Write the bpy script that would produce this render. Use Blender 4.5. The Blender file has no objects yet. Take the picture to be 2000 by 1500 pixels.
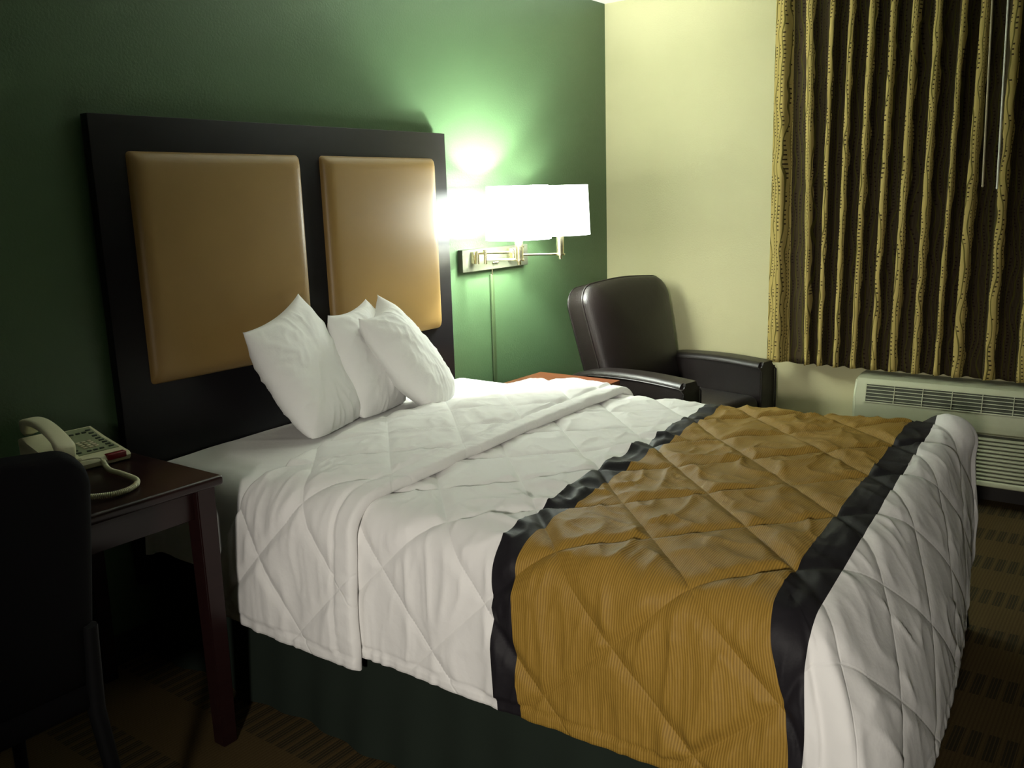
import bpy, bmesh, math, random
import numpy as np
from mathutils import Vector, Matrix, Euler
PI = math.pi
random.seed(4)
SC = bpy.context.scene
COL = SC.collection

# ------------------------------------------------------------------ helpers
def link(o, parent=None):
    COL.objects.link(o)
    if parent is not None:
        o.parent = parent
    return o

def tag(o, label, cat, group=None):
    o['label'] = label
    o['category'] = cat
    if group:
        o['group'] = group
    return o

def thing(name, label, cat, loc=(0, 0, 0), rz=0.0, group=None):
    o = bpy.data.objects.new(name, None)
    o.empty_display_size = 0.05
    o.location = loc
    o.rotation_euler = (0, 0, rz)
    link(o)
    return tag(o, label, cat, group)

def obj(name, bm, m, parent=None, smooth=True, angle=40):
    me = bpy.data.meshes.new(name)
    bmesh.ops.recalc_face_normals(bm, faces=bm.faces[:])
    bm.to_mesh(me)
    bm.free()
    if m is not None:
        me.materials.append(m)
    if smooth:
        me.polygons.foreach_set('use_smooth', [True] * len(me.polygons))
        me.set_sharp_from_angle(angle=math.radians(angle))
    return link(bpy.data.objects.new(name, me), parent)

def struct(name, bm, m):
    o = obj(name, bm, m)
    o['kind'] = 'structure'
    return o

def box(bm, x0, x1, y0, y1, z0, z1, bev=0.0, seg=2, mat=None):
    r = bmesh.ops.create_cube(bm, size=1.0)
    vs = r['verts']
    for v in vs:
        v.co = Vector((x0 + (v.co.x + .5) * (x1 - x0), y0 + (v.co.y + .5) * (y1 - y0), z0 + (v.co.z + .5) * (z1 - z0)))
    if bev > 0:
        es = list({e for v in vs for e in v.link_edges})
        r2 = bmesh.ops.bevel(bm, geom=es, offset=bev, segments=seg, affect='EDGES', profile=0.5)
        vs = list({v for f in r2['faces'] for v in f.verts} | {v for v in vs if v.is_valid})
    if mat is not None:
        for v in vs:
            v.co = mat @ v.co
    return vs

def taper_leg(bm, x, y, z0, z1, w0, w1, bev=.003):
    """square leg, w0 wide at the foot, w1 at the top"""
    vs = box(bm, -.5, .5, -.5, .5, 0, 1, 0)
    for v in vs:
        w = w1 if v.co.z > .5 else w0
        v.co = Vector((x + v.co.x * w, y + v.co.y * w, z1 if v.co.z > .5 else z0))
    es = list({e for v in vs for e in v.link_edges})
    bmesh.ops.bevel(bm, geom=es, offset=bev, segments=2, affect='EDGES')

def tube(bm, pts, r, n=10, cap=True, closed=False):
    pts = [Vector(p) for p in pts]
    rings = []
    up = None
    N = len(pts)
    for i, p in enumerate(pts):
        a = pts[i - 1] if (i > 0 or closed) else p
        b = pts[(i + 1) % N] if (i < N - 1 or closed) else p
        t = (b - a).normalized()
        if up is None:
            up = t.orthogonal().normalized()
        else:
            up = (up - t * up.dot(t)).normalized()
        s = t.cross(up)
        rr = r[i] if isinstance(r, (list, tuple)) else r
        rings.append([bm.verts.new(p + (up * math.cos(2 * PI * k / n) + s * math.sin(2 * PI * k / n)) * rr) for k in range(n)])
    M = N if closed else N - 1
    for i in range(M):
        A, B = rings[i], rings[(i + 1) % N]
        for k in range(n):
            bm.faces.new((A[k], A[(k + 1) % n], B[(k + 1) % n], B[k]))
    if cap and not closed:
        bm.faces.new(rings[0][::-1])
        bm.faces.new(rings[-1])

def cyl(bm, a, b, r, n=20, r2=None):
    tube(bm, [a, b], [r, r if r2 is None else r2], n)

def extrude_profile(bm, prof, axis, c0, c1):
    """closed 2-D profile extruded along an axis; prof gives the two other coords in order"""
    def P(u, v, w):
        if axis == 'x': return (w, u, v)
        if axis == 'y': return (u, w, v)
        return (u, v, w)
    A = [bm.verts.new(P(u, v, c0)) for u, v in prof]
    B = [bm.verts.new(P(u, v, c1)) for u, v in prof]
    n = len(prof)
    for i in range(n):
        bm.faces.new((A[i], A[(i + 1) % n], B[(i + 1) % n], B[i]))
    bm.faces.new(A[::-1]); bm.faces.new(B)

def rounded_rect(w, h, r, n=6):
    pts = []
    for cx, cy, a0 in ((w / 2 - r, h / 2 - r, 0), (-w / 2 + r, h / 2 - r, 90), (-w / 2 + r, -h / 2 + r, 180), (w / 2 - r, -h / 2 + r, 270)):
        for k in range(n + 1):
            a = math.radians(a0 + 90 * k / n)
            pts.append((cx + r * math.cos(a), cy + r * math.sin(a)))
    return pts

# numpy value noise -------------------------------------------------
def _hash(i, j, k, s):
    n = (i * 73856093) ^ (j * 19349663) ^ (k * 83492791) ^ (s * 2654435)
    n = (n ^ (n >> 13)) * 1274126177
    n = n & 0x7fffffff
    n = (n ^ (n >> 11)) * 668265263
    return ((n & 0x7fffffff) >> 7) / float(1 << 24)

def vnoise(x, y, z, s=1):
    x = np.asarray(x, float); y = np.asarray(y, float) + 0 * x; z = np.asarray(z, float) + 0 * x
    i = np.floor(x).astype(np.int64); j = np.floor(y).astype(np.int64); k = np.floor(z).astype(np.int64)
    fx, fy, fz = x - i, y - j, z - k
    fx = fx * fx * fx * (fx * (fx * 6 - 15) + 10); fy = fy * fy * fy * (fy * (fy * 6 - 15) + 10); fz = fz * fz * fz * (fz * (fz * 6 - 15) + 10)
    def h(a, b, c): return _hash(i + a, j + b, k + c, s)
    def L(a, b, t): return a + (b - a) * t
    return L(L(L(h(0, 0, 0), h(1, 0, 0), fx), L(h(0, 1, 0), h(1, 1, 0), fx), fy),
             L(L(h(0, 0, 1), h(1, 0, 1), fx), L(h(0, 1, 1), h(1, 1, 1), fx), fy), fz) * 2 - 1

def ridge(n, k=2.0):
    return (1 - np.abs(n)) ** k

def sstep(a, b, x):
    t = np.clip((x - a) / (b - a), 0, 1)
    return t * t * (3 - 2 * t)

def np_mesh(name, V, F, m, parent=None, uv=None, angle=None):
    me = bpy.data.meshes.new(name)
    me.from_pydata(V.tolist(), [], F)
    me.polygons.foreach_set('use_smooth', [True] * len(me.polygons))
    if uv is not None:
        lay = me.uv_layers.new(name='UVMap')
        idx = np.empty(len(me.loops), np.int32)
        me.loops.foreach_get('vertex_index', idx)
        lay.data.foreach_set('uv', uv[idx].astype(np.float32).ravel())
    me.materials.append(m)
    me.update()
    return link(bpy.data.objects.new(name, me), parent)

# ------------------------------------------------------------------ materials
def mat(name, col, rough=.6, metal=0.0, spec=.5, coat=0.0, sheen=0.0):
    m = bpy.data.materials.new(name)
    m.use_nodes = True
    b = m.node_tree.nodes['Principled BSDF']
    b.inputs['Base Color'].default_value = (*col, 1)
    b.inputs['Roughness'].default_value = rough
    b.inputs['Metallic'].default_value = metal
    b.inputs['Specular IOR Level'].default_value = spec
    b.inputs['Coat Weight'].default_value = coat
    b.inputs['Sheen Weight'].default_value = sheen
    return m

class NT:
    def __init__(s, m):
        s.m = m; s.t = m.node_tree; s.b = s.t.nodes['Principled BSDF']
    def n(s, typ, **kw):
        nd = s.t.nodes.new(typ)
        for k, v in kw.items(): setattr(nd, k, v)
        return nd
    def l(s, a, b): s.t.links.new(a, b)
    def val(s, x, sock):
        if isinstance(x, (int, float)): sock.default_value = x
        else: s.l(x, sock)
    def math(s, op, a, b=0.0, c=0.0):
        nd = s.n('ShaderNodeMath', operation=op)
        s.val(a, nd.inputs[0]); s.val(b, nd.inputs[1]); s.val(c, nd.inputs[2])
        return nd.outputs[0]
    def coord(s, out='Object'):
        return s.n('ShaderNodeTexCoord').outputs[out]
    def sep(s, v):
        return s.n('ShaderNodeSeparateXYZ'), v
    def xyz(s, v):
        nd = s.n('ShaderNodeSeparateXYZ'); s.l(v, nd.inputs[0]); return nd.outputs
    def comb(s, x, y, z):
        nd = s.n('ShaderNodeCombineXYZ'); s.val(x, nd.inputs[0]); s.val(y, nd.inputs[1]); s.val(z, nd.inputs[2]); return nd.outputs[0]
    def noise(s, vec, scale, detail=2.0, rough=.5):
        nd = s.n('ShaderNodeTexNoise'); s.l(vec, nd.inputs['Vector'])
        nd.inputs['Scale'].default_value = scale; nd.inputs['Detail'].default_value = detail; nd.inputs['Roughness'].default_value = rough
        return nd.outputs['Fac']
    def mix(s, f, a, b):
        nd = s.n('ShaderNodeMix', data_type='RGBA')
        s.val(f, nd.inputs['Factor'])
        for v, k in ((a, 'A'), (b, 'B')):
            sock = [i for i in nd.inputs if i.name == k and i.type == 'RGBA'][0]
            if isinstance(v, tuple): sock.default_value = (*v, 1)
            else: s.l(v, sock)
        return [o for o in nd.outputs if o.type == 'RGBA'][0]
    def bump(s, h, strength=.3, dist=.01):
        nd = s.n('ShaderNodeBump'); s.l(h, nd.inputs['Height'])
        nd.inputs['Strength'].default_value = strength; nd.inputs['Distance'].default_value = dist
        s.l(nd.outputs[0], s.b.inputs['Normal'])
    def color(s, c): s.l(c, s.b.inputs['Base Color'])

def wall_mat(name, col, rough, spec=.4, bs=.25):
    m = mat(name, col, rough, spec=spec); t = NT(m)
    v = t.coord()
    f = t.noise(v, 3.0, 3)
    t.color(t.mix(f, tuple(c * .94 for c in col), tuple(c * 1.06 for c in col)))
    n1 = t.noise(v, 110, 3, .6)
    t.bump(n1, bs, .004)
    return m

M = {}
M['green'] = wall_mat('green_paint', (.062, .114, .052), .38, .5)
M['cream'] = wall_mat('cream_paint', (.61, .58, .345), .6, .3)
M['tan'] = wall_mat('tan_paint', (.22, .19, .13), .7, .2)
M['white_paint'] = wall_mat('ceiling_paint', (.80, .80, .74), .8, .2)

def fabric(name, col, rough=.85, scale=900, sheen=.1, var=.05, wr=None):
    m = mat(name, col, rough, spec=.2, sheen=sheen); t = NT(m)
    v = t.coord()
    f = t.noise(v, 6, 3)
    t.color(t.mix(f, tuple(c * (1 - var) for c in col), tuple(min(1, c * (1 + var)) for c in col)))
    a = t.noise(v, scale, 2)
    if wr:
        b = t.noise(v, wr, 3, .55)
        h = t.math('ADD', t.math('MULTIPLY', a, .08), b)
        t.bump(h, .35, .004)
    else:
        t.bump(a, .15, .001)
    return m

M['sheet'] = fabric('white_cotton', (.80, .80, .78), .8, 900, .1, .02, 22)
M['pillow'] = fabric('pillow_cotton', (.80, .80, .78), .8, 900, .1, .02, 30)
M['quilt'] = fabric('white_quilt', (.78, .77, .75), .75, 900, .15, .02, 26)
M['skirt'] = fabric('dark_green_fabric', (.011, .017, .012), .9, 700, 0, .15)
M['trim'] = fabric('black_trim', (.012, .0105, .013), .6, 700, .0, .1, 30)

def seam_height(t):
    """stitched diamond seams in the quilt's own cloth coordinates"""
    uv = t.n('ShaderNodeUVMap', uv_map='UVMap').outputs[0]
    x, y, _ = t.xyz(uv)
    def ln(e, c, S):
        f = t.math('FRACT', t.math('ADD', t.math('MULTIPLY', t.math('ADD', e, c + 40 * S), 1 / S), .5))
        d = t.math('MULTIPLY', t.math('ABSOLUTE', t.math('SUBTRACT', f, .5)), S / 1.414)
        return t.math('MINIMUM', t.math('MULTIPLY', d, 1 / .0045), 1.0)
    a = ln(t.math('SUBTRACT', x, y), .42, .312); b = ln(t.math('ADD', x, y), 2.86, .340)
    return t.math('MINIMUM', a, b)

def quilt_mat():
    m = mat('white_quilt', (.78, .77, .75), .75, spec=.2, sheen=.1); t = NT(m)
    h = t.math('ADD', t.noise(t.coord(), 26, 3, .55), t.math('MULTIPLY', seam_height(t), .55))
    t.bump(h, .35, .005)
    return m
M['quilt'] = quilt_mat()

def gold_fabric():
    m = mat('gold_ribbed_fabric', (.3, .19, .03), .62, spec=.22, sheen=.0); t = NT(m)
    uv = t.n('ShaderNodeUVMap').outputs[0]
    x, y, z = t.xyz(uv)
    wob = t.noise(uv, 5, 2)
    yy = t.math('ADD', y, t.math('MULTIPLY', wob, .006))
    s = t.math('SINE', t.math('MULTIPLY', yy, 2 * PI / .0052))
    s01 = t.math('MULTIPLY_ADD', s, .5, .5)
    fl = t.noise(t.comb(t.math('MULTIPLY', x, 25), t.math('MULTIPLY', y, 300), 0.0), 1.0, 2)
    f = t.math('MULTIPLY_ADD', s01, .55, t.math('MULTIPLY', fl, .45))
    t.color(t.mix(f, (.165, .092, .012), (.39, .235, .043)))
    big = t.noise(t.coord(), 24, 3, .6)
    h = t.math('ADD', t.math('ADD', t.math('MULTIPLY', s01, .12), big), t.math('MULTIPLY', seam_height(t), .5))
    t.bump(h, .5, .005)
    return m
M['gold'] = gold_fabric()

def wood(name, c0, c1, rough=.3, axis=0, coat=.08, spec=.28):
    m = mat(name, c0, rough, spec=spec, coat=coat); t = NT(m)
    v = t.coord(); x, y, z = t.xyz(v)
    sc = [60, 60, 60]; sc[axis] = 3
    vv = t.comb(t.math('MULTIPLY', x, sc[0]), t.math('MULTIPLY', y, sc[1]), t.math('MULTIPLY', z, sc[2]))
    f = t.noise(vv, 1.0, 4, .6)
    t.color(t.mix(f, c0, c1))
    t.bump(f, .04, .002)
    m.node_tree.nodes['Principled BSDF'].inputs['Coat Roughness'].default_value = .2
    return m
M['desk'] = wood('dark_cherry_wood', (.011, .0038, .0045), (.021, .0075, .007), .28, 0)
M['table'] = wood('red_brown_wood', (.15, .046, .020), (.24, .080, .034), .35, 1)
M['espresso'] = wood('espresso_wood', (.0035, .0028, .004), (.006, .005, .0065), .36, 0, .0, .3)

def vinyl(name, c, rough, bs=.1, scale=350, spec=.5, wr=0):
    m = mat(name, c, rough, spec=spec); t = NT(m)
    v = t.coord()
    f = t.noise(v, 5, 3)
    t.color(t.mix(f, tuple(k * .92 for k in c), tuple(k * 1.08 for k in c)))
    vo = t.n('ShaderNodeTexVoronoi'); t.l(v, vo.inputs['Vector']); vo.inputs['Scale'].default_value = scale
    h = vo.outputs['Distance']
    if wr:
        h = t.math('ADD', t.math('MULTIPLY', h, .25), t.math('MULTIPLY', t.noise(v, wr, 3), 1.0))
        t.bump(h, bs, .006)
    else:
        t.bump(h, bs, .001)
    return m
M['gold_vinyl'] = vinyl('gold_vinyl', (.27, .165, .052), .42, .12, 500)
M['leather'] = vinyl('brown_leather', (.0085, .0055, .0052), .42, .25, 260, .38, 14)
M['black_uph'] = vinyl('black_upholstery', (.0015, .0015, .002), .8, .1, 300, .1)
M['black_plastic'] = mat('black_plastic', (.003, .003, .0035), .6, spec=.15)
M['nickel'] = mat('brushed_nickel', (.80, .74, .52), .25, 1.0)
M['plate'] = mat('satin_nickel_plate', (.075, .08, .055), .6, .0, spec=.2)
M['cord_white'] = mat('green_cord_cover', (.045, .075, .03), .4)
M['phone'] = mat('ivory_plastic', (.74, .73, .50), .38)
M['phone_face'] = mat('grey_green_plate', (.30, .34, .20), .5)
M['key_dark'] = mat('dark_key', (.05, .07, .045), .5)
M['key_pale'] = mat('pale_key', (.74, .70, .50), .45)
M['lens_red'] = mat('red_lens', (.22, .008, .015), .25)
M['ac'] = mat('beige_enamel', (.50, .52, .36), .42)
M['ac_dark'] = mat('dark_recess', (.05, .055, .035), .7)
M['wand'] = mat('white_wand', (.85, .83, .72), .35)
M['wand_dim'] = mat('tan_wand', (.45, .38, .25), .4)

def emis(name, col, st):
    m = bpy.data.materials.new(name); m.use_nodes = True
    b = m.node_tree.nodes['Principled BSDF']
    b.inputs['Base Color'].default_value = (.8, .8, .75, 1)
    b.inputs['Emission Color'].default_value = (*col, 1)
    b.inputs['Emission Strength'].default_value = st
    return m
LAMP = (.93, 1.0, .92)
M['shade_hot'] = emis('lit_linen_shade_bright', LAMP, 26.0)
M['shade_soft'] = emis('lit_linen_shade_soft', LAMP, 4.0)
M['bulb'] = emis('lit_bulb', LAMP, 20.0)
M['dome'] = emis('added_globe_glow', (1, .9, .75), 1.5)

def carpet():
    m = mat('woven_carpet', (.1, .07, .03), .95, spec=.1); t = NT(m)
    v = t.coord(); x, y, z = t.xyz(v)
    # rows of dashes: 0.325 m apart along x, 0.0425 m apart along y, each of three thin lines
    fx = t.math('FRACT', t.math('MULTIPLY', t.math('ADD', x, 20 * .325 + .478 + .1625), 1 / .325))
    inx = t.math('COMPARE', fx, .5, .20)
    fy = t.math('FRACT', t.math('MULTIPLY', t.math('ADD', y, 300 * .0425 + 2.1), 1 / .0425))
    iny = t.math('COMPARE', fy, .5, .34)
    f3 = t.math('FRACT', t.math('MULTIPLY', fy, 4.4))
    in3 = t.math('COMPARE', f3, .5, .36)
    blk = t.math('MULTIPLY', t.math('MULTIPLY', inx, iny), in3)
    rib = t.math('FRACT', t.math('MULTIPLY', y, 1 / .0106))
    ribm = t.math('MULTIPLY', t.math('COMPARE', rib, .5, .22), .55)
    nz = t.noise(v, 260, 3, .7)
    base = t.mix(nz, (.050, .033, .013), (.105, .074, .028))
    base = t.mix(ribm, base, (.055, .034, .014))
    c = t.mix(t.math('MULTIPLY', blk, .85), base, (.022, .020, .012))
    t.color(c)
    t.bump(t.math('ADD', nz, t.math('MULTIPLY', rib, .3)), .6, .004)
    return m
M['carpet'] = carpet()

def curtain_mat():
    m = mat('patterned_curtain', (.4, .3, .1), .85, spec=.1); t = NT(m)
    uv = t.n('ShaderNodeUVMap', uv_map='UVMap').outputs[0]
    s, z, _ = t.xyz(uv)
    n1 = t.noise(t.comb(t.math('MULTIPLY', s, 9), t.math('MULTIPLY', z, 5), 0.0), 1.0, 1)
    u = t.math('ADD', t.math('MULTIPLY', s, 42), t.math('MULTIPLY', n1, 3.0))
    fr = t.math('FRACT', u); cell = t.math('FLOOR', u)
    line = t.math('COMPARE', fr, .5, .10)
    rnd = t.math('FRACT', t.math('MULTIPLY', t.math('SINE', t.math('MULTIPLY', cell, 12.99)), 43758.5))
    v = t.math('ADD', t.math('MULTIPLY', z, t.math('MULTIPLY_ADD', rnd, 25, 45)), t.math('MULTIPLY', rnd, 7))
    fv = t.math('FRACT', v); cv = t.math('FLOOR', v)
    tk = t.math('MULTIPLY', t.math('COMPARE', fv, .5, .17), t.math('COMPARE', fr, t.math('MULTIPLY_ADD', rnd, .2, .70), .15))
    gate = t.math('GREATER_THAN', t.noise(t.comb(t.math('MULTIPLY', cell, 3.7), t.math('MULTIPLY', z, 12), 0.0), 1.0, 1), .47)
    tick = t.math('MULTIPLY', tk, gate)
    hue = t.noise(t.comb(t.math('MULTIPLY', cell, .9), t.math('MULTIPLY', z, 2.0), 3.0), 1.0, 1)
    tan_ = t.mix(hue, (.40, .30, .095), (.52, .41, .15))
    # wavy trunk print on pleat crests; striped ground also paints the valleys' shade dark
    pu = t.n('ShaderNodeUVMap', uv_map='FoldMap').outputs[0]
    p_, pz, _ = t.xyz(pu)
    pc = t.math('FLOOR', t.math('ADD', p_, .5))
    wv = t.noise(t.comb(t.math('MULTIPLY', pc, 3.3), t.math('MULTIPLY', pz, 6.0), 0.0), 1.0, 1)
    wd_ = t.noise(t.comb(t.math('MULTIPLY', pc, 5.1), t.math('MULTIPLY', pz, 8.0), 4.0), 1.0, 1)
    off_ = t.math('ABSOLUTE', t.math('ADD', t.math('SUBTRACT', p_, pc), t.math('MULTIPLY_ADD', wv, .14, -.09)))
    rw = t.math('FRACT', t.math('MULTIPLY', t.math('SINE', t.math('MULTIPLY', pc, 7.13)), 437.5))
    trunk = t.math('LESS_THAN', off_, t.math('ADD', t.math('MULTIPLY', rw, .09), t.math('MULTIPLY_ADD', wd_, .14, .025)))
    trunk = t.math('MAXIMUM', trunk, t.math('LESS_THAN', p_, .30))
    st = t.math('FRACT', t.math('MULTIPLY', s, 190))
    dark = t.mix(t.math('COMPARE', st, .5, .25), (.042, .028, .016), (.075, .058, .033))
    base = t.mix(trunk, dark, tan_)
    c = t.mix(t.math('MULTIPLY', line, .85), base, (.085, .075, .014))
    c = t.mix(t.math('MULTIPLY', tick, .92), c, (.02, .010, .010))
    t.color(c)
    t.bump(t.noise(t.coord(), 500, 2), .15, .001)
    return m
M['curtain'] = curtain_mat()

# ------------------------------------------------------------------ camera
F = 1757.4; yaw, pit, rol = (math.radians(a) for a in (53.322, 11.655, 1.798))
fw = Vector((math.sin(yaw) * math.cos(pit), math.cos(yaw) * math.cos(pit), -math.sin(pit)))
rt = Vector((math.cos(yaw), -math.sin(yaw), 0)); dn = fw.cross(rt)
r2 = rt * math.cos(rol) + dn * math.sin(rol); d2 = dn * math.cos(rol) - rt * math.sin(rol)
cam = bpy.data.cameras.new('camera'); cam.sensor_width = 36; cam.lens = F / 2000 * 36
co = bpy.data.objects.new('camera', cam)
R3 = Matrix((r2, -d2, -fw)).transposed()
co.matrix_world = Matrix.Translation((-4.508, -2.65, 1.44)) @ R3.to_4x4()
COL.objects.link(co); SC.camera = co

# ------------------------------------------------------------------ room
HC = 2.458; XL = -5.9; YB = -6.2
def slab(name, m, *a):
    bm = bmesh.new(); box(bm, *a); return struct(name, bm, m)
slab('floor', M['carpet'], XL - .1, .1, YB - .1, .1, -.1, 0)
slab('ceiling', M['white_paint'], XL - .1, .1, YB - .1, .1, HC, HC + .1)
slab('wall_back', M['green'], XL - .1, .1, 0, .1, 0, HC)
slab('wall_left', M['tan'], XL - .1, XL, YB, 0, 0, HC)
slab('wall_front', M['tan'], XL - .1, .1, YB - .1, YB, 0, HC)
# right wall with the window opening behind the curtain
bm = bmesh.new()
WY0, WY1, WZ0, WZ1 = -2.55, -1.12, .78, 2.22
box(bm, 0, .1, WY1, 0, 0, HC); box(bm, 0, .1, YB, WY0, 0, HC)
box(bm, 0, .1, WY0, WY1, 0, WZ0); box(bm, 0, .1, WY0, WY1, WZ1, HC)
struct('wall_right', bm, M['cream'])
w = bpy.data.objects.new('window_1', None); w['kind'] = 'structure'; w.location = (.05, (WY0 + WY1) / 2, WZ0); link(w)
bm = bmesh.new()
hy = (WY1 - WY0) / 2; hz = WZ1 - WZ0
for a in ((-.03, .03, -hy, hy, 0, .05), (-.03, .03, -hy, hy, hz - .05, hz), (-.03, .03, -hy, -hy + .05, .05, hz - .05), (-.03, .03, hy - .05, hy, .05, hz - .05), (-.02, .02, -.02, .02, .05, hz - .05)):
    box(bm, *a, .004)
obj('window_frame', bm, M['wand'], w)
glm = mat('night_glass', (.01, .012, .015), .05)
bm = bmesh.new(); box(bm, -.004, .004, -hy + .05, -.02, .05, hz - .05); box(bm, -.004, .004, .02, hy - .05, .05, hz - .05)
obj('window_pane', bm, glm, w)

M['base'] = mat('dark_baseboard', (.02, .016, .013), .5)
slab('baseboard_back', M['base'], XL, 0, -.012, 0, 0, .10)
slab('baseboard_right', M['base'], -.012, 0, YB, -.012, 0, .10)

# ------------------------------------------------------------------ headboard
hb = thing('headboard', 'tall black wooden headboard with two gold padded panels on the green wall', 'headboard', (-2.245, 0, 0))
bm = bmesh.new()
box(bm, -.80, .80, -.05, -.012, .25, 1.722, .003)
obj('frame', bm, M['espresso'], hb)
bm = bmesh.new(); box(bm, -.7, .7, -.012, 0, .9, 1.0); box(bm, -.7, .7, -.012, 0, 1.45, 1.55)
obj('wall_cleat', bm, M['espresso'], hb)
def cushion_panel(x0, x1, z0, z1, t=.026, m=None):
    nx, nz = 40, 44
    V = []; Fc = []
    for j in range(nz + 1):
        for i in range(nx + 1):
            u = i / nx; v = j / nz
            x = x0 + (x1 - x0) * u; z = z0 + (z1 - z0) * v
            du = min(x - x0, x1 - x); dv = min(z - z0, z1 - z)
            # rounded corner
            r = .012
            e = 1 - (max(0, 1 - du / .035) ** 3 + max(0, 1 - dv / .035) ** 3)
            h = t * max(0, e) ** .5 if e > 0 else 0
            V.append((x, -.05 - h, z))
    for j in range(nz):
        for i in range(nx):
            a = j * (nx + 1) + i
            Fc.append((a, a + 1, a + nx + 2, a + nx + 1))
    return np.array(V), Fc
# panels: finer spacing at the rim
def panel(x0, x1, z0, z1):
    bm = bmesh.new()
    def ax(a, b):
        e = [0, .0015, .004, .008, .014, .022, .034, .05, .08]
        mid = list(np.linspace(.08, (b - a) - .08, 14))[1:-1]
        return [a + k for k in e] + [a + k for k in mid] + [b - k for k in e[::-1]]
    X = ax(x0, x1); Z = ax(z0, z1); T = .030
    def prof(d):
        q = min(1, d / .05); return (1 - (1 - q) ** 2.6) ** .5
    g = [[bm.verts.new((x, -.05 - T * min(1, prof(min(x - x0, x1 - x)) * prof(min(z - z0, z1 - z))) - .006 * math.sin(PI * (x - x0) / (x1 - x0)) * math.sin(PI * (z - z0) / (z1 - z0)), z)) for x in X] for z in Z]
    for j in range(len(Z) - 1):
        for i in range(len(X) - 1):
            bm.faces.new((g[j][i], g[j][i + 1], g[j + 1][i + 1], g[j + 1][i]))
    # pull the four corners in so they are rounded
    for (cx, cz, sx, sz) in ((x0, z0, 1, 1), (x1, z0, -1, 1), (x0, z1, 1, -1), (x1, z1, -1, -1)):
        for v in bm.verts:
            dx = (v.co.x - cx) * sx; dz = (v.co.z - cz) * sz; r = .014
            if dx < r and dz < r:
                q = Vector((r - dx, r - dz)); mx = max(q.x, q.y)
                if q.length > 1e-6:
                    k = mx / q.length
                    v.co.x = cx + sx * (r - q.x * k); v.co.z = cz + sz * (r - q.y * k)
    return bm
for x0, x1 in ((-2.938 + 2.245, -2.269 + 2.245), (-2.168 + 2.245, -1.534 + 2.245)):
    obj('upholstered_panel', panel(x0, x1, .893, 1.616), M['gold_vinyl'], hb, angle=60)

# ------------------------------------------------------------------ bed
AX0, AX1, BY0 = -2.925, -1.535, -2.115        # inner rectangle of the drape
ZT = .674
bed = thing('bed', 'queen bed with a dark green fabric base standing against the black headboard', 'bed', (-2.23, -1.07, 0))
bl = (-2.23, -1.07, 0)
bm = bmesh.new(); box(bm, -2.97 + 2.23, -1.49 + 2.23, -2.13 + 1.07, -.07 + 1.07, .10, .36, .015); obj('box_spring', bm, M['skirt'], bed)
bm = bmesh.new(); box(bm, -2.985 + 2.23, -1.475 + 2.23, -2.14 + 1.07, -.055 + 1.07, .362, .645, .05, 4); obj('mattress', bm, M['sheet'], bed)
for x in (-.68, .68):
    for y in (-.9, 0, .85):
        bm = bmesh.new(); cyl(bm, (x, y, 0), (x, y, .10), .025); obj('bed_leg', bm, M['black_plastic'], bed)
# gathered skirt around three sides
path = []
x0, x1, y0, y1 = -2.985, -1.475, -2.155, -.06
def seg(p, q, n): return [(p[0] + (q[0] - p[0]) * k / n, p[1] + (q[1] - p[1]) * k / n) for k in range(n)]
path = seg((x0, y1), (x0, y0), 260) + seg((x0, y0), (x1, y0), 200) + seg((x1, y0), (x1, y1), 260) + [(x1, y1)]
NZ = 12
V = []; FF = []
s = 0
for i, (px, py) in enumerate(path):
    if i < 260: nx, ny = -1, 0
    elif i < 460: nx, ny = 0, -1
    else: nx, ny = 1, 0
    for k in range(NZ + 1):
        v = k / NZ
        w_ = .006 * math.sin(i * .11 + 1.3 * math.sin(i * .021)) + .004 * math.sin(i * .31 + 2)
        o = .004 + (1 - v) * (.045 + w_ * 1.6)
        if abs(i - 260) < 3 or abs(i - 460) < 3: o -= 0
        cxn = nx; cyn = ny
        # mitre at the corners
        if i < 260: c = 1 - min(1, (260 - i) / 8); cyn = -c
        elif i < 460:
            cxn = -(1 - min(1, (i - 260) / 8)) + (1 - min(1, (460 - i) / 8))
        else: c = 1 - min(1, (i - 460) / 8); cyn = -c
        V.append((px + cxn * o + 2.23, py + cyn * o + 1.07, .01 + v * .34))
for i in range(len(path) - 1):
    for k in range(NZ):
        a = i * (NZ + 1) + k
        FF.append((a, a + NZ + 1, a + NZ + 2, a + 1))
np_mesh('bed_skirt', np.array(V), FF, M['skirt'], bed)

# ---- drape mapping: cloth coordinates (a across, b along) -> place on the bed
_D = np.linspace(0, .75, 1501)
def _prof(r, th0, th1, L):
    # tangent angle below horizontal as a function of the cloth length past the inner edge
    th = np.where(_D < r * math.radians(th0), _D / r, math.radians(th0) + math.radians(th1 - th0) * np.clip((_D - r * math.radians(th0)) / L, 0, 1))
    dd = _D[1] - _D[0]
    o = np.concatenate([[0], np.cumsum(np.cos((th[1:] + th[:-1]) / 2)) * dd])
    z = np.concatenate([[0], np.cumsum(np.sin((th[1:] + th[:-1]) / 2)) * dd])
    return o, z, th
P_SIDE = _prof(.085, 80, 90, .35)
P_FOOT = _prof(.12, 52, 90, .44)
P_FOOT2 = _prof(.055, 76, 97, .42)      # steeper at the far end

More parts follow.
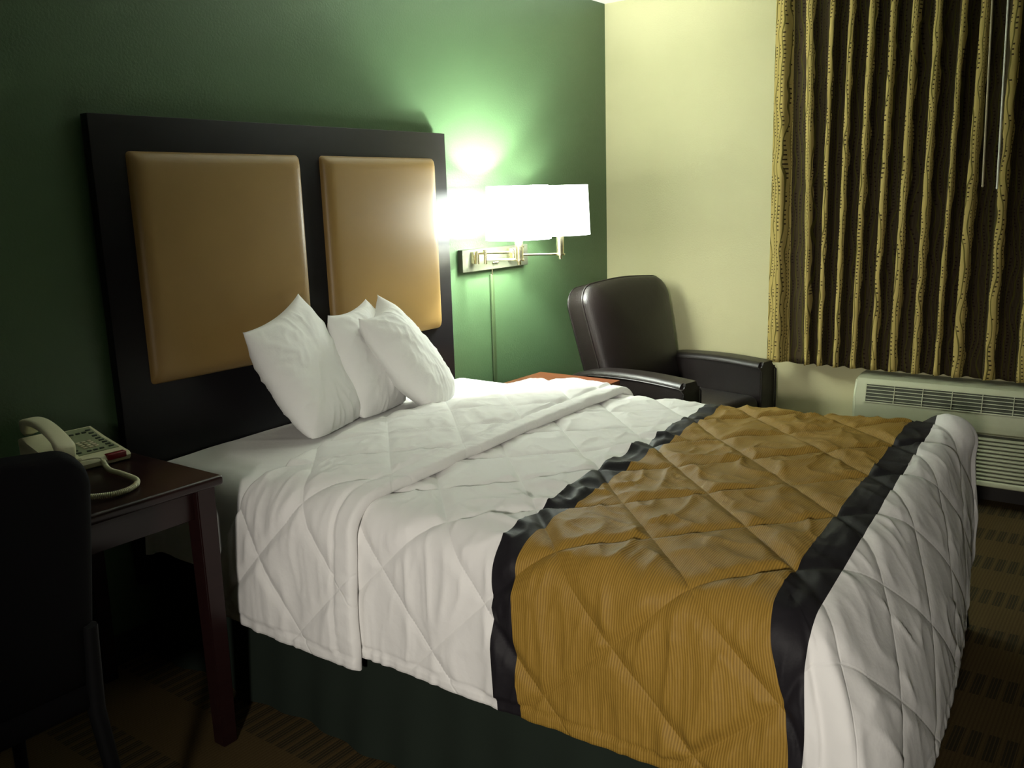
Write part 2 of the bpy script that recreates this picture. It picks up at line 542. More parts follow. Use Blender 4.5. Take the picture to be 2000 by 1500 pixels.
def drape(a, b, off=0.0, head=None):
    a = np.asarray(a, float); b = np.asarray(b, float)
    qa = np.clip(a, AX0, AX1); qb = np.maximum(b, BY0)
    dx, dy = a - qa, b - qb
    d = np.hypot(dx, dy); dd = np.where(d < 1e-9, 1, d)
    nx, ny = dx / dd, dy / dd
    wf = ny * ny
    uu = ((qa - AX0) / (AX1 - AX0)) ** 1.8
    o = np.interp(d, _D, P_SIDE[0]) * (1 - wf) + (np.interp(d, _D, P_FOOT[0]) * (1 - uu) + np.interp(d, _D, P_FOOT2[0]) * uu) * wf
    zz = np.interp(d, _D, P_SIDE[1]) * (1 - wf) + (np.interp(d, _D, P_FOOT[1]) * (1 - uu) + np.interp(d, _D, P_FOOT2[1]) * uu) * wf
    th = np.interp(d, _D, P_SIDE[2]) * (1 - wf) + (np.interp(d, _D, P_FOOT[2]) * (1 - uu) + np.interp(d, _D, P_FOOT2[2]) * uu) * wf
    th = np.where(d < 1e-9, 0, th)
    N = np.stack([nx * np.sin(th), ny * np.sin(th), np.cos(th)], -1)
    u = (qa - AX0) / (AX1 - AX0)
    crown = .010 * np.sin(PI * np.clip(u, 0, 1))
    zt = ZT + crown + .022 * sstep(-1.3, -2.05, qb) * (.35 + .65 * u)
    sh_ = -.045 * sstep(.0, .30, d) * (nx < 0) * nx * nx * sstep(-1.65, -2.1, qb)
    P = np.stack([qa + nx * o, qb + ny * o + sh_, zt - zz], -1)
    return P + N * np.asarray(off)[..., None], N, d, nx, ny

SA, SB = .312, .340
def quilt_lines(a, b):
    da = np.abs(((a - b + .42) / SA + .5) % 1 - .5) * SA / 1.414
    db = np.abs(((a + b + 2.86) / SB + .5) % 1 - .5) * SB / 1.414
    return da, db

def wrinkle(P, N, d, nx, ny, a, b, gold):
    x, y, z = P[:, 0], P[:, 1], P[:, 2]
    hang = sstep(.02, .16, d)
    # crumples on the top
    wx = x + .03 * vnoise(x * 6, y * 6, 3.1, 5); wy = y + .03 * vnoise(x * 6, y * 6, 9.1, 6)
    c1 = ridge(vnoise(wx * 9 + wy * 4, wy * 11 - wx * 3, .5, 11), 3)
    c2 = ridge(vnoise(wx * 20 - wy * 8, wy * 17, .5, 12), 3)
    c3 = vnoise(wx * 7, wy * 7, .5, 13)
    top = (.0075 * c1 + .0042 * c2) * (1 + .4 * sstep(-1.3, -1.45, y)) + .006 * c3
    # gathers running down the hanging sides
    s = np.where(np.abs(nx) > np.abs(ny), y, x)
    sl = s + .025 * vnoise(s * 8, z * 7, .3, 21) + .10 * (z - .4) * vnoise(s * 3, .2, .5, 22)
    g1 = ridge(vnoise(sl * 17, z * 3.2, .7, 23), 2.5)
    g2 = ridge(vnoise(sl * 34, z * 6, .7, 24), 3)
    g3 = vnoise(sl * 6, z * 2, .7, 25)
    side = .0066 * g1 + .0030 * g2 + .010 * g3 * sstep(.1, .4, d)
    foot = ny * ny * hang
    goldz = sstep(-1.42, -1.52, y) * sstep(-2.2, -2.1, y)
    fl = ridge(vnoise(sl * 9 + z * 7, z * 5 - x * 3, .7, 27), 4)
    side = side * (1 - .80 * foot) * (1 + .75 * goldz) + foot * .006 * fl
    return top * (1 - hang) * 1.0 + side * hang

def quilt_height(a, b, P, N, d, nx, ny, drop):
    da, db = quilt_lines(a, b)
    m = np.minimum(da, db)
    corner = 4 * (nx * ny) ** 2
    puff = .0056 * (1 - np.exp(-m / .009)) * (1 - .6 * corner) * (1 - .35 * ny * ny)
    w = wrinkle(P, N, d, nx, ny, a, b, None)
    w = w * (.25 + .75 * sstep(.0, .03, m) * 1.0)
    # hem: stitched line and puckered roll
    e = drop - d
    s = np.where(np.abs(nx) > np.abs(ny), P[:, 1], P[:, 0])
    hem = sstep(.040, .030, e)
    puck = .0042 * (1 - .6 * ny * ny) * vnoise(s * 62, e * 12, .3, 31) + .0055
    line = np.exp(-((e - .036) / .004) ** 2)
    h = (puff + w) * (1 - hem * .85) + hem * puck - .004 * line
    return h

def trim_rumple(a, b, u):
    # gathered puffs where the head-side band is sewn on, only on the top
    g = np.exp(-((b - (-1.385 - .0)) / .075) ** 2)
    s = a + .02 * vnoise(a * 7, b * 3, .1, 41)
    r = ridge(vnoise(s * 13, b * 1.5, .5, 42), 1.6) - .35
    topm = sstep(AX0 - .05, AX0 + .1, a) * sstep(AX1 + .08, AX1 - .1, a)
    return .026 * g * r * topm

class Cloth:
    def __init__(s):
        s.a = []; s.b = []; s.drop = []; s.key = {}; s.F = []
    def vid(s, a, b, dr):
        k = (round(a * 20000), round(b * 20000))
        i = s.key.get(k)
        if i is None:
            i = len(s.a); s.key[k] = i; s.a.append(a); s.b.append(b); s.drop.append(dr)
        return i
    def grid(s, pts, dr):
        # pts[j][i] -> (a,b)
        ids = [[s.vid(p[0], p[1], dr[j][i]) for i, p in enumerate(row)] for j, row in enumerate(pts)]
        for j in range(len(ids) - 1):
            for i in range(len(ids[0]) - 1):
                q = (ids[j][i], ids[j][i + 1], ids[j + 1][i + 1], ids[j + 1][i])
                q = tuple(dict.fromkeys(q))
                if len(q) > 2: s.F.append(q)

DS, DF = .435, .495
def dvals(drop):
    n = 62
    return [drop * k / n for k in range(n + 1)]
def lin(a, b, n): return [a + (b - a) * k / n for k in range(n + 1)]

cl = Cloth()
A = lin(AX0, AX1, 230); B = lin(BY0, -.70, 255)
cl.grid([[(a, b) for a in A] for b in B], [[9] * len(A) for b in B])
cl.grid([[(AX0 - d, b) for b in B[::-1]] for d in dvals(DS)], [[DS] * len(B)] * 63)
cl.grid([[(AX1 + d, b) for b in B] for d in dvals(DS)], [[DS] * len(B)] * 63)
cl.grid([[(a, BY0 - d) for a in A] for d in dvals(DF)], [[DF] * len(A)] * 63)
for cx, sgn in ((AX0, -1), (AX1, 1)):
    nf = 44
    rows = []; drs = []
    for k in range(63):
        row = []; dr = []
        for f in range(nf + 1):
            ph = (PI / 2) * f / nf
            D = DS + (DF - DS) * math.sin(ph) ** 2
            d = D * k / 62
            row.append((cx + sgn * d * math.cos(ph), BY0 - d * math.sin(ph))); dr.append(D)
        rows.append(row); drs.append(dr)
    cl.grid(rows, drs)
SK = .125 / (AX1 - AX0); SK2 = .085 / (AX1 - AX0)
SEAMS = [(-1.455, SK), (-1.517, SK), (-2.095, SK2), (-2.170, SK2)]     # b = c + k (a - AX0)
bmc = bmesh.new()
bv = [bmc.verts.new((x, y, 0)) for x, y in zip(cl.a, cl.b)]
for f in cl.F: bmc.faces.new([bv[i] for i in f])
for c_, k_ in SEAMS:
    bmesh.ops.bisect_plane(bmc, geom=bmc.verts[:] + bmc.edges[:] + bmc.faces[:], dist=1e-6, plane_co=(AX0, c_, 0), plane_no=(-k_, 1, 0))
bmc.verts.index_update()
fc = np.array([v.co[:] for v in bmc.verts])
cl.F = []
for f in bmc.faces:
    q = tuple(v.index for v in f.verts)
    ar = sum(fc[q[i]][0] * fc[q[(i + 1) % len(q)]][1] - fc[q[(i + 1) % len(q)]][0] * fc[q[i]][1] for i in range(len(q)))
    cl.F.append(q if ar > 0 else q[::-1])
bmc.free()
a = fc[:, 0].copy(); b = fc[:, 1].copy()
# the drop each vertex belongs to, from its direction
P, N, d, nx, ny = drape(a, b)
drop = DS + (DF - DS) * ny * ny
h = quilt_height(a, b, P, N, d, nx, ny, drop) + trim_rumple(a, b, 0)
# fold at the near foot corner
ph = np.arctan2(-ny, -nx)
cr = (d > .03) * (nx < 0) * (ny < 0)
h = h + cr * (.014 * np.exp(-((ph - .95) / .16) ** 2) - .010 * np.exp(-((ph - .62) / .10) ** 2)) * sstep(.04, .2, d)
# the hem curls in
e = drop - d
h = h - .012 * sstep(.006, 0, e)
far = (nx > 0) * (ny < 0)
h = h + far * .010 * sstep(.02, .1, d) + .035 * np.exp(-((a - AX1) ** 2 + (b - BY0 + .02) ** 2) / .07 ** 2)
Pq = P + N * h[:, None]
Pq[:, 2] = np.maximum(Pq[:, 2], .02)
uvq = np.stack([a, b], -1)
FA = cl.F
cen = np.array([sum(a[list(f)]) / len(f) for f in FA]); cenb = np.array([sum(b[list(f)]) / len(f) for f in FA])
t1, t2, t3, t4 = (c_ + k_ * (cen - AX0) for c_, k_ in SEAMS)
fr = np.where(cenb > t1, 0, np.where(cenb > t2, 1, np.where(cenb > t3, 2, np.where(cenb > t4, 3, 0))))
# move grid rows: shift b of the vertices so that rows follow the seams
def submesh(name, ids, m, parent=None, thick=.0):
    used = sorted({v for i in ids for v in FA[i]})
    mp = {v: k for k, v in enumerate(used)}
    return np_mesh(name, Pq[used], [tuple(mp[v] for v in FA[i]) for i in ids], m, parent, uvq[used])
idx = {r: np.nonzero(fr == r)[0].tolist() for r in range(4)}
spread = submesh('bedspread', idx[0], M['quilt'])
tag(spread, 'white diamond quilted bedspread with a gold band near the foot, draped over the bed', 'bedspread')
submesh('trim_band', idx[1], M['trim'], spread)['label'] = 'black band on the pillow side of the gold panel'
submesh('gold_panel', idx[2], M['gold'], spread)['label'] = 'gold ribbed quilted panel'
submesh('trim_band', idx[3], M['trim'], spread)['label'] = 'black band on the foot side of the gold panel'

# ---- turned-back layer toward the pillows
def fold_line(a):           # b of the folded edge
    return -1.045 + .085 * np.clip((a + 3.0) / 1.6, -.2, 1) + .006 * vnoise(a * 9, 0 * a, .4, 61)
def head_line(a):
    xs = [-3.40, -3.25, -3.05, -2.92, -2.7, -2.4, -1.9, -1.5, -1.1]
    ys = [-.42, -.46, -.56, -.61, -.53, -.44, -.47, -.50, -.50]
    return np.interp(a, xs, ys)
nA = [AX0 - .455 * k / 62 for k in range(62, 0, -1)] + lin(AX0, AX1, 190) + [AX1 + .40 * k / 46 for k in range(1, 47)]
nA = np.array(nA); NB = 74
tt = np.concatenate([np.linspace(0, 1, NB + 1)])
# profile around the fold: under-roll first, then over the top
roll = [(-PI * .5 + PI * .93 * k / 9) for k in range(10)]
rows = []
for ra in roll:            # half round edge, radius R
    rows.append(('r', ra))
for t_ in np.linspace(0, 1, NB + 1)[1:]: rows.append(('t', t_))
V = np.zeros((len(rows), len(nA), 3)); UV = np.zeros((len(rows), len(nA), 2))
fb = fold_line(nA); hbv = head_line(nA); Rr = .013
for j, (k, v) in enumerate(rows):
    if k == 'r':
        bb = fb + Rr - Rr * math.cos(v); off = .012 + Rr * (1 + math.sin(v))
        bb = fb + Rr * (1 - math.cos(v)); off = np.full_like(nA, .010 + Rr * (1 + math.sin(v)))
        lift = 0
    else:
        bb = fb + Rr + (hbv - fb - Rr) * v
        off = np.full_like(nA, .010 + 2 * Rr)
    P, N, d, nx, ny = drape(nA, bb, 0.0)
    # thin toward the head edge
    vv = v if k == 't' else 0
    off = off * (1 - .55 * sstep(.55, 1, np.full_like(nA, vv)))
    off = off - .018 * sstep(.97, 1, np.full_like(nA, vv))
    da, db = quilt_lines(nA + .07, bb - .11)
    mm = np.minimum(da, db)
    dist = bb - fb
    edge = sstep(.075, .062, dist)
    w_ = wrinkle(P + np.array([3.3, 1.7, 0]), N, d, nx, ny, nA, bb, None)
    bandline = .006 * np.exp(-((dist - .068) / .006) ** 2)
    hem_e = np.minimum((nA - (AX0 - .455)), (AX1 + .40) - nA)
    hem = sstep(.040, .030, hem_e)
    puck = .0042 * vnoise(bb * 62, hem_e * 12, .3, 33) + .005
    ht = (.0056 * (1 - np.exp(-mm / .009)) * (1 - edge) + w_ * (.25 + .75 * sstep(0, .03, mm)) * (1 - .6 * edge)
          + edge * (.0045 + .0020 * vnoise(nA * 60, dist * 20, .2, 62) ) - bandline)
    ht = ht * (1 - .8 * hem) + hem * puck - .004 * np.exp(-((hem_e - .036) / .004) ** 2) - .016 * sstep(.008, 0, hem_e)
    if k == 'r': ht = ht * max(0, math.sin(max(v, 0)))
    V[j] = P + N * (off + ht)[:, None]
    UV[j] = np.stack([nA + .07, bb - .11], -1)
nj, ni = V.shape[:2]
FF = [(j * ni + i, j * ni + i + 1, (j + 1) * ni + i + 1, (j + 1) * ni + i) for j in range(nj - 1) for i in range(ni - 1)]
fo = np_mesh('turned_back_fold', V.reshape(-1, 3), FF, M['quilt'], spread, UV.reshape(-1, 2))

# ---- bottom sheet over the mattress, seen toward the headboard
nu = [AX0 - .34 * k / 40 for k in range(40, 0, -1)] + lin(AX0, AX1, 120) + [AX1 + .34 * k / 40 for k in range(1, 41)]
nu = np.array(nu); nb = np.linspace(-1.0, -.062, 80)
V = np.zeros((len(nb), len(nu), 3))
for j, bb in enumerate(nb):
    P, N, d, nx, ny = drape(nu, np.full_like(nu, bb), 0)
    P[:, 2] += 0
    x, y, z = P[:, 0], P[:, 1], P[:, 2]
    hang = sstep(.02, .16, d)
    w_ = (.004 * vnoise(x * 5, y * 6, .5, 71) + .003 * ridge(vnoise(x * 8 + y * 5, y * 4, .5, 72), 4)) * (1 - hang) + hang * (.008 * ridge(vnoise(y * 11 + z * 5, z * 4, .5, 73), 3) + .004 * vnoise(y * 22, z * 5, .5, 74))
    # soft fall at the head end and a swell along the far side
    endz = -.03 * sstep(-.16, -.062, np.full_like(nu, bb)) * 1.0
    swell = .010 * np.exp(-((x + 1.78) / .22) ** 2) * sstep(-.75, -.45, np.full_like(nu, bb)) * (1 - hang)
    w_ = w_ - .006
    V[j] = P + N * w_[:, None]
    V[j, :, 2] += (endz + swell) * (1 - hang * .0)
    V[j, :, 0] += hang * np.where(x < -2.2, .0, -.0)
nj, ni = V.shape[:2]
FF = [(j * ni + i, j * ni + i + 1, (j + 1) * ni + i + 1, (j + 1) * ni + i) for j in range(nj - 1) for i in range(ni - 1)]
sh = np_mesh('bed_sheet', V.reshape(-1, 3), FF, M['sheet'])
tag(sh, 'smooth plain white sheet over the head end of the mattress, under the pillows', 'sheet')

# ------------------------------------------------------------------ pillows
def pillow(name, TL, TR, BR, BL, thick, seed, label, bul=(1, 1), ears=.09):
    TL, TR, BR, BL = (np.array(p) for p in (TL, TR, BR, BL))
    n = 56
    u = np.linspace(0, 1, n + 1); U, W = np.meshgrid(u, u)
    base = ((1 - U) * (1 - W))[..., None] * TL + (U * (1 - W))[..., None] * TR + (U * W)[..., None] * BR + ((1 - U) * W)[..., None] * BL
    c = (TL + TR + BR + BL) / 4
    nrm = np.cross(TR - TL + BR - BL, BL - TL + BR - TR); nrm /= np.linalg.norm(nrm)
    # edges bow outward in the middle, corners stay as ears
    su = np.sin(PI * U); sw = np.sin(PI * W)
    eu = (U - .5) * 2; ew = (W - .5) * 2
    hor = (TR - TL + BR - BL) / 2; ver = (BL - TL + BR - TR) / 2
    base = base - (eu * (np.abs(eu) ** 2) * (sw ** .8) * -ears * bul[0])[..., None] * hor - (ew * (np.abs(ew) ** 2) * (su ** .8) * ears * bul[1] * np.where(ew > 0, -.5, 1.0))[..., None] * ver
    prof = ((1 - np.abs(eu) ** 2.6) * (1 - np.abs(ew) ** 2.8))
    prof = np.clip(prof, 0, 1) ** .55
    V = []; F_ = []
    for side in (1, -1):
        # wrinkles gather toward corners and short ends
        ax_, ay_ = U * 3, W * 4
        wr = .010 * vnoise(ax_ * .9 + seed, ay_ * .8, side * 3.3, seed + 3) + .0035 * ridge(vnoise(ax_ * 3 + ay_ * 1.5 + seed, ay_ * 2.4 - ax_, side * 1.7, seed + 5), 3)
        edge = 1 - np.minimum(1 - np.abs(eu), 1 - np.abs(ew))
        rad = .012 * ridge(vnoise(np.arctan2(ew, eu) * 5 + seed, side * 2.2 + edge, 0.3, seed + 9), 2.5) * edge ** 2
        h = thick / 2 * prof + (wr + rad) * np.clip(prof * 1.6, 0, 1)
        V.append((base + side * nrm * h[..., None]).reshape(-1, 3))
    m1 = (n + 1) ** 2
    key = lambda j, i, s: (j * (n + 1) + i) if (s == 0 or i in (0, n) or j in (0, n)) else m1 + j * (n + 1) + i
    for s in (0, 1):
        for j in range(n):
            for i in range(n):
                q = (key(j, i, s), key(j, i + 1, s), key(j + 1, i + 1, s), key(j + 1, i, s))
                F_.append(q if s == 0 else q[::-1])
    V = np.concatenate(V)
    V[:, 2] = np.where(V[:, 2] < .692, .692 - (.692 - V[:, 2]) * .03, V[:, 2])
    V[:, 1] = np.minimum(V[:, 1], -.086)
    me_o = np_mesh(name, V, F_, M['pillow'])
    me_o.data.update()
    bm = bmesh.new(); bm.from_mesh(me_o.data)
    bmesh.ops.delete(bm, geom=[v for v in bm.verts if not v.link_faces], context='VERTS')
    bmesh.ops.recalc_face_normals(bm, faces=bm.faces[:]); bm.to_mesh(me_o.data); bm.free()
    return tag(me_o, label, 'pillow', 'white pillows standing against the headboard')

pillow('pillow', (-2.745, -.28, 1.050), (-2.37, -.115, 1.130), (-2.27, -.30, .68), (-2.615, -.43, .68), .15, 3,
       'leftmost white pillow, with two pointed upper corners, leaning on the left gold panel', ears=.05)
pillow('pillow', (-2.35, -.24, 1.055), (-2.04, -.115, 1.075), (-2.03, -.29, .68), (-2.33, -.37, .68), .15, 17,
       'middle white pillow, rounder and half hidden, standing between the other two pillows', ears=.05)
pillow('pillow', (-2.28, -.32, 1.04), (-2.01, -.15, 1.09), (-1.85, -.38, .69), (-2.10, -.48, .69), .17, 29,
       'rightmost white pillow, nearest the wall lamp, with a crumpled upper corner', ears=.10)

# ------------------------------------------------------------------ desk
dk = thing('desk', 'dark cherry wood desk holding the telephone, against the green wall left of the bed', 'desk', (-3.76, -.36, 0))
DX0, DX1, DY0, DY1 = -4.36 + 3.76, -3.16 + 3.76, -.705 + .36, -.02 + .36
bm = bmesh.new(); box(bm, DX0, DX1, DY0, DY1, .735, .762, .009, 3); obj('desk_top', bm, M['desk'], dk)
bm = bmesh.new()
box(bm, DX0 + .06, DX1 - .06, DY0 + .035, DY0 + .053, .655, .735, .002)
box(bm, DX0 + .06, DX1 - .06, DY1 - .05, DY1 - .032, .655, .735, .002)
box(bm, DX0 + .03, DX0 + .048, DY0 + .06, DY1 - .06, .655, .735, .002)
box(bm, DX1 - .048, DX1 - .03, DY0 + .06, DY1 - .06, .655, .735, .002)
obj('apron', bm, M['desk'], dk)
for sx in (0, 1):
    for sy in (0, 1):
        bm = bmesh.new()
        taper_leg(bm, DX1 - .045 if sx else DX0 + .045, DY1 - .045 if sy else DY0 + .045, 0, .735, .045, .055)
        obj('leg', bm, M['desk'], dk)

# desk chair
dc = thing('desk_chair', 'black upholstered desk chair pulled up to the desk, its back to the camera', 'chair', (-3.87, -.78, 0), math.radians(0))
def slab_soft(w, d, h, r, bev, seg=4):
    bm = bmesh.new()
    prof = rounded_rect(w, h, r, 8)
    extrude_profile(bm, prof, 'y', -d / 2, d / 2)
    es = [e for e in bm.edges if abs(e.verts[0].co.y - e.verts[1].co.y) < 1e-6]
    bmesh.ops.bevel(bm, geom=es, offset=bev, segments=seg, affect='EDGES')
    return bm
bm = bmesh.new(); box(bm, -.23, .23, -.14, .30, .42, .49, .025, 4); obj('seat', bm, M['black_uph'], dc)
for sx in (-1, 1):
    bm = bmesh.new(); tube(bm, [(sx * .2, .26, .42), (sx * .215, .30, 0)], [.018, .013]); obj('leg', bm, M['black_plastic'], dc)
    bm = bmesh.new(); tube(bm, [(sx * .2, -.16, .62), (sx * .205, -.13, .42), (sx * .215, -.22, 0)], [.015, .018, .013]); obj('leg', bm, M['black_plastic'], dc)

# ------------------------------------------------------------------ telephone
ph_ = thing('telephone', 'ivory corded telephone with a red message lamp on the dark desk', 'telephone', (-3.30, -.235, .762), math.radians(-2))
bm = bmesh.new()
# wedge body: side profile in (y,z)
prof = [(-.112, .004), (-.116, .016), (-.108, .026), (.02, .046), (.095, .068), (.108, .062), (.112, .02), (.108, 0), (-.105, 0)]
extrude_profile(bm, prof, 'x', -.10, .10)
es = [e for e in bm.edges if abs(e.verts[0].co.x - e.verts[1].co.x) < 1e-6]
bmesh.ops.bevel(bm, geom=es, offset=.004, segments=3, affect='EDGES')
obj('phone_body', bm, M['phone'], ph_)
# slope frame for things on the face
def face_z(y): return .026 + (y + .108) * (.020 / .128) if y < .02 else .046 + (y - .02) * (.022 / .075)
bm = bmesh.new()
for (ya, yb) in ((-.072, .02), (.02, .088)):
    vs = [bm.verts.new((x, y, face_z(y) + dz)) for dz in (.0, .0022) for (x, y) in ((-.028, ya), (.088, ya), (.088, yb), (-.028, yb))]
    bm.faces.new(vs[0:4][::-1]); bm.faces.new(vs[4:8])
    for k in range(4): bm.faces.new((vs[k], vs[(k + 1) % 4], vs[4 + (k + 1) % 4], vs[4 + k]))
obj('face_plate', bm, M['phone_face'], ph_, smooth=False)
def key(x, y, wx, wy, m, name='key'):
    bm = bmesh.new(); z = face_z(y)
    sl = math.atan2(.020, .128) if y < .02 else math.atan2(.022, .075)
    mt = Matrix.Translation((x, y, z + .0022)) @ Matrix.Rotation(sl, 4, 'X')
    box(bm, -wx / 2, wx / 2, -wy / 2, wy / 2, 0, .0035, .001, 2, mt)
    obj(name, bm, m, ph_)
for r in range(4):
    for c_ in range(3):
        key(.012 + c_ * .016, -.036 + r * .014, .011, .008, M['key_pale'])
for r in range(8):
    key(-.018, -.06 + r * .019, .014, .006, M['key_dark'])
    key(.074, -.058 + r * .018, .014, .006, M['key_dark'])
for c_ in range(4): key(.004 + c_ * .018, .06, .012, .006, M['key_dark'])
for c_ in range(3): key(.010 + c_ * .018, -.060, .012, .006, M['key_dark'])
bm = bmesh.new(); box(bm, .030, .085, -.119, -.098, .012, .0300, .004, 3); obj('message_lamp', bm, M['lens_red'], ph_)
# cradle rail at the left
bm = bmesh.new()
extrude_profile(bm, [(-.105, .02), (.11, .02), (.112, .07), (.085, .078), (.06, .064), (-.06, .036), (-.085, .042), (-.108, .034)], 'x', -.10, -.034)
bmesh.ops.bevel(bm, geom=bm.edges[:], offset=.002, segments=2, affect='EDGES')
obj('cradle', bm, M['phone'], ph_)
# handset: arched bar with two cups
bm = bmesh.new()
hp = []
NH = 22
for k in range(NH + 1):
    t_ = k / NH
    y = -.105 + .225 * t_
    zc = .060 + .048 * t_ + .030 * math.sin(PI * t_) ** .7
    hp.append((y, zc))
secs = []
for k, (y, zc) in enumerate(hp):
    t_ = k / NH
    hw = .023 + .003 * abs(2 * t_ - 1) ** 2
    endf = max(0, abs(2 * t_ - 1) - .62) / .38
    th_b = .012 + .024 * sstep(0, .35, np.array(endf)).item()
    cap_ = 1 - .35 * max(0, (abs(2 * t_ - 1) - .93) / .07)
    ring = []
    for q in range(20):
        an = 2 * PI * q / 20
        cx_, cz_ = math.cos(an), math.sin(an)
        sx_ = math.copysign(abs(cx_) ** .5, cx_); sz_ = math.copysign(abs(cz_) ** .6, cz_)
        ring.append(bm.verts.new((-.066 + hw * cap_ * sx_, y, zc + (.010 * sz_ if sz_ > 0 else th_b * sz_))))
    secs.append(ring)
for i in range(NH):
    for q in range(20):
        bm.faces.new((secs[i][q], secs[i][(q + 1) % 20], secs[i + 1][(q + 1) % 20], secs[i + 1][q]))
bm.faces.new(secs[0][::-1]); bm.faces.new(secs[-1])
obj('handset', bm, M['phone'], ph_, angle=50)
# coiled cord
ctrl = [(-3.345, -.345, .792), (-3.30, -.352, .790), (-3.292, -.36, .779), (-3.315, -.43, .773), (-3.318, -.50, .773), (-3.330, -.585, .773), (-3.375, -.632, .773), (-3.43, -.635, .773), (-3.48, -.585, .773), (-3.50, -.50, .773)]
def catmull(P_, n):
    out = []
    Q = [Vector(P_[0])] + [Vector(p) for p in P_] + [Vector(P_[-1])]
    for i in range(1, len(Q) - 2):
        for k in range(n):
            t_ = k / n
            a_, b_, c_, d_ = Q[i - 1], Q[i], Q[i + 1], Q[i + 2]
            out.append(.5 * ((2 * b_) + (c_ - a_) * t_ + (2 * a_ - 5 * b_ + 4 * c_ - d_) * t_ ** 2 + (3 * b_ - a_ - 3 * c_ + d_) * t_ ** 3))
    out.append(Q[-2]); return out
cp = catmull(ctrl, 60)
ln = [0]
for i in range(1, len(cp)): ln.append(ln[-1] + (cp[i] - cp[i - 1]).length)
straight = ln[120]
tot = ln[-1]; pts = []
pitch_ = .0046; rc = .0052
n_ = int((tot - straight) / pitch_ * 12)
la = np.array(ln); ca = np.array([list(p) for p in cp])
prev = None
for k in range(n_):
    s_ = straight + (tot - straight) * k / n_
    p = np.array([np.interp(s_, la, ca[:, q]) for q in range(3)]); p2_ = np.array([np.interp(s_ + .003, la, ca[:, q]) for q in range(3)])
    t_ = p2_ - p; t_ /= np.linalg.norm(t_) + 1e-9
    sd = np.cross(t_, (0, 0, 1)); sd /= np.linalg.norm(sd) + 1e-9; up = np.cross(sd, t_)
    an = 2 * PI * (s_ - straight) / pitch_
    pts.append(Vector(p + sd * rc * math.cos(an) + up * rc * math.sin(an)))
bm = bmesh.new()
tube(bm, [cp[i] for i in range(0, 121, 4)] , .0022, 6)
tube(bm, pts, .0021, 5)
ob = obj('coiled_cord', bm, M['phone'], ph_, angle=80)
bpy.context.view_layer.update()
ob.matrix_parent_inverse = ph_.matrix_world.inverted()

# ------------------------------------------------------------------ end table
et = thing('end_table', 'reddish brown wooden end table between the bed and the leather armchair', 'table', (-1.155, -.385, 0))
bm = bmesh.new(); box(bm, -.222, .222, -.228, .222, .575, .60, .004, 2); obj('table_top', bm, M['table'], et)
bm = bmesh.new(); box(bm, -.195, .195, -.20, .195, .50, .575, .002); obj('apron', bm, M['desk'], et)
for sx in (-1, 1):
    for sy in (-1, 1):
        bm = bmesh.new(); taper_leg(bm, sx * .178, sy * .178, 0, .50, .03, .04); obj('leg', bm, M['desk'], et)

# ------------------------------------------------------------------ leather armchair
ac_ = thing('armchair', 'dark brown leather armchair in the corner by the cream wall', 'armchair', (-.468, -.618, 0), math.radians(-10))
# local: -y is forward
def arm(sx):
    bm = bmesh.new()
    n = 30
    prof = rounded_rect(.135, .56, .028, 6)
    secs = []
    ys = lin(-.375, .30, n)
    for k, y in enumerate(ys):
        t_ = k / n
        top = .605 + .012 * math.sin(PI * min(1, t_ * 1.2)) - .035 * max(0, (t_ - .75) / .25) ** 2
        sh = 1 - .06 * max(0, (t_ - .8) / .2)
        ring = []
        for (px, pz) in prof:
            zc = .05 + (pz + .28) / .56 * (top - .05)
            ring.append(bm.verts.new((sx * .325 + px * sh, y, zc)))
        secs.append(ring)
    m_ = len(prof)
    for i in range(n):
        for q in range(m_):
            bm.faces.new((secs[i][q], secs[i][(q + 1) % m_], secs[i + 1][(q + 1) % m_], secs[i + 1][q]))
    f0 = bm.faces.new(secs[0][::-1]); bm.faces.new(secs[-1])
    bmesh.ops.bevel(bm, geom=list(f0.edges), offset=.014, segments=3, affect='EDGES')
    return bm
for sx in (-1, 1):
    a_o = obj('arm', arm(sx), M['leather'], ac_)
    for side in (-1, 1):
        bm = bmesh.new()
        pts = [(sx * .325 + side * .066, y, .578 + .012 * math.sin(PI * min(1, (y + .375) / .675 * 1.2))) for y in lin(-.36, .18, 14)]
        pts = [(sx * .325 + side * .066, -.382, .15), (sx * .325 + side * .066, -.382, .56)] + pts
        tube(bm, pts, .0045, 6)
        obj('piping', bm, M['leather'], a_o)
bm = bmesh.new(); box(bm, -.256, .256, -.375, .33, .12, .30, .02, 3); obj('base', bm, M['leather'], ac_)
bm = bmesh.new(); box(bm, -.255, .255, -.385, .22, .30, .445, .045, 6)
bmesh.ops.subdivide_edges(bm, edges=[e for e in bm.edges if e.calc_length() > .2], cuts=14, use_grid_fill=True)
for v in bm.verts:
    if v.co.z > .4: v.co.z += .02 * max(0, math.cos(v.co.x / .255 * PI / 2)) * max(0, math.cos((v.co.y + .08) / .31 * PI / 2))
obj('seat_cushion', bm, M['leather'], ac_)
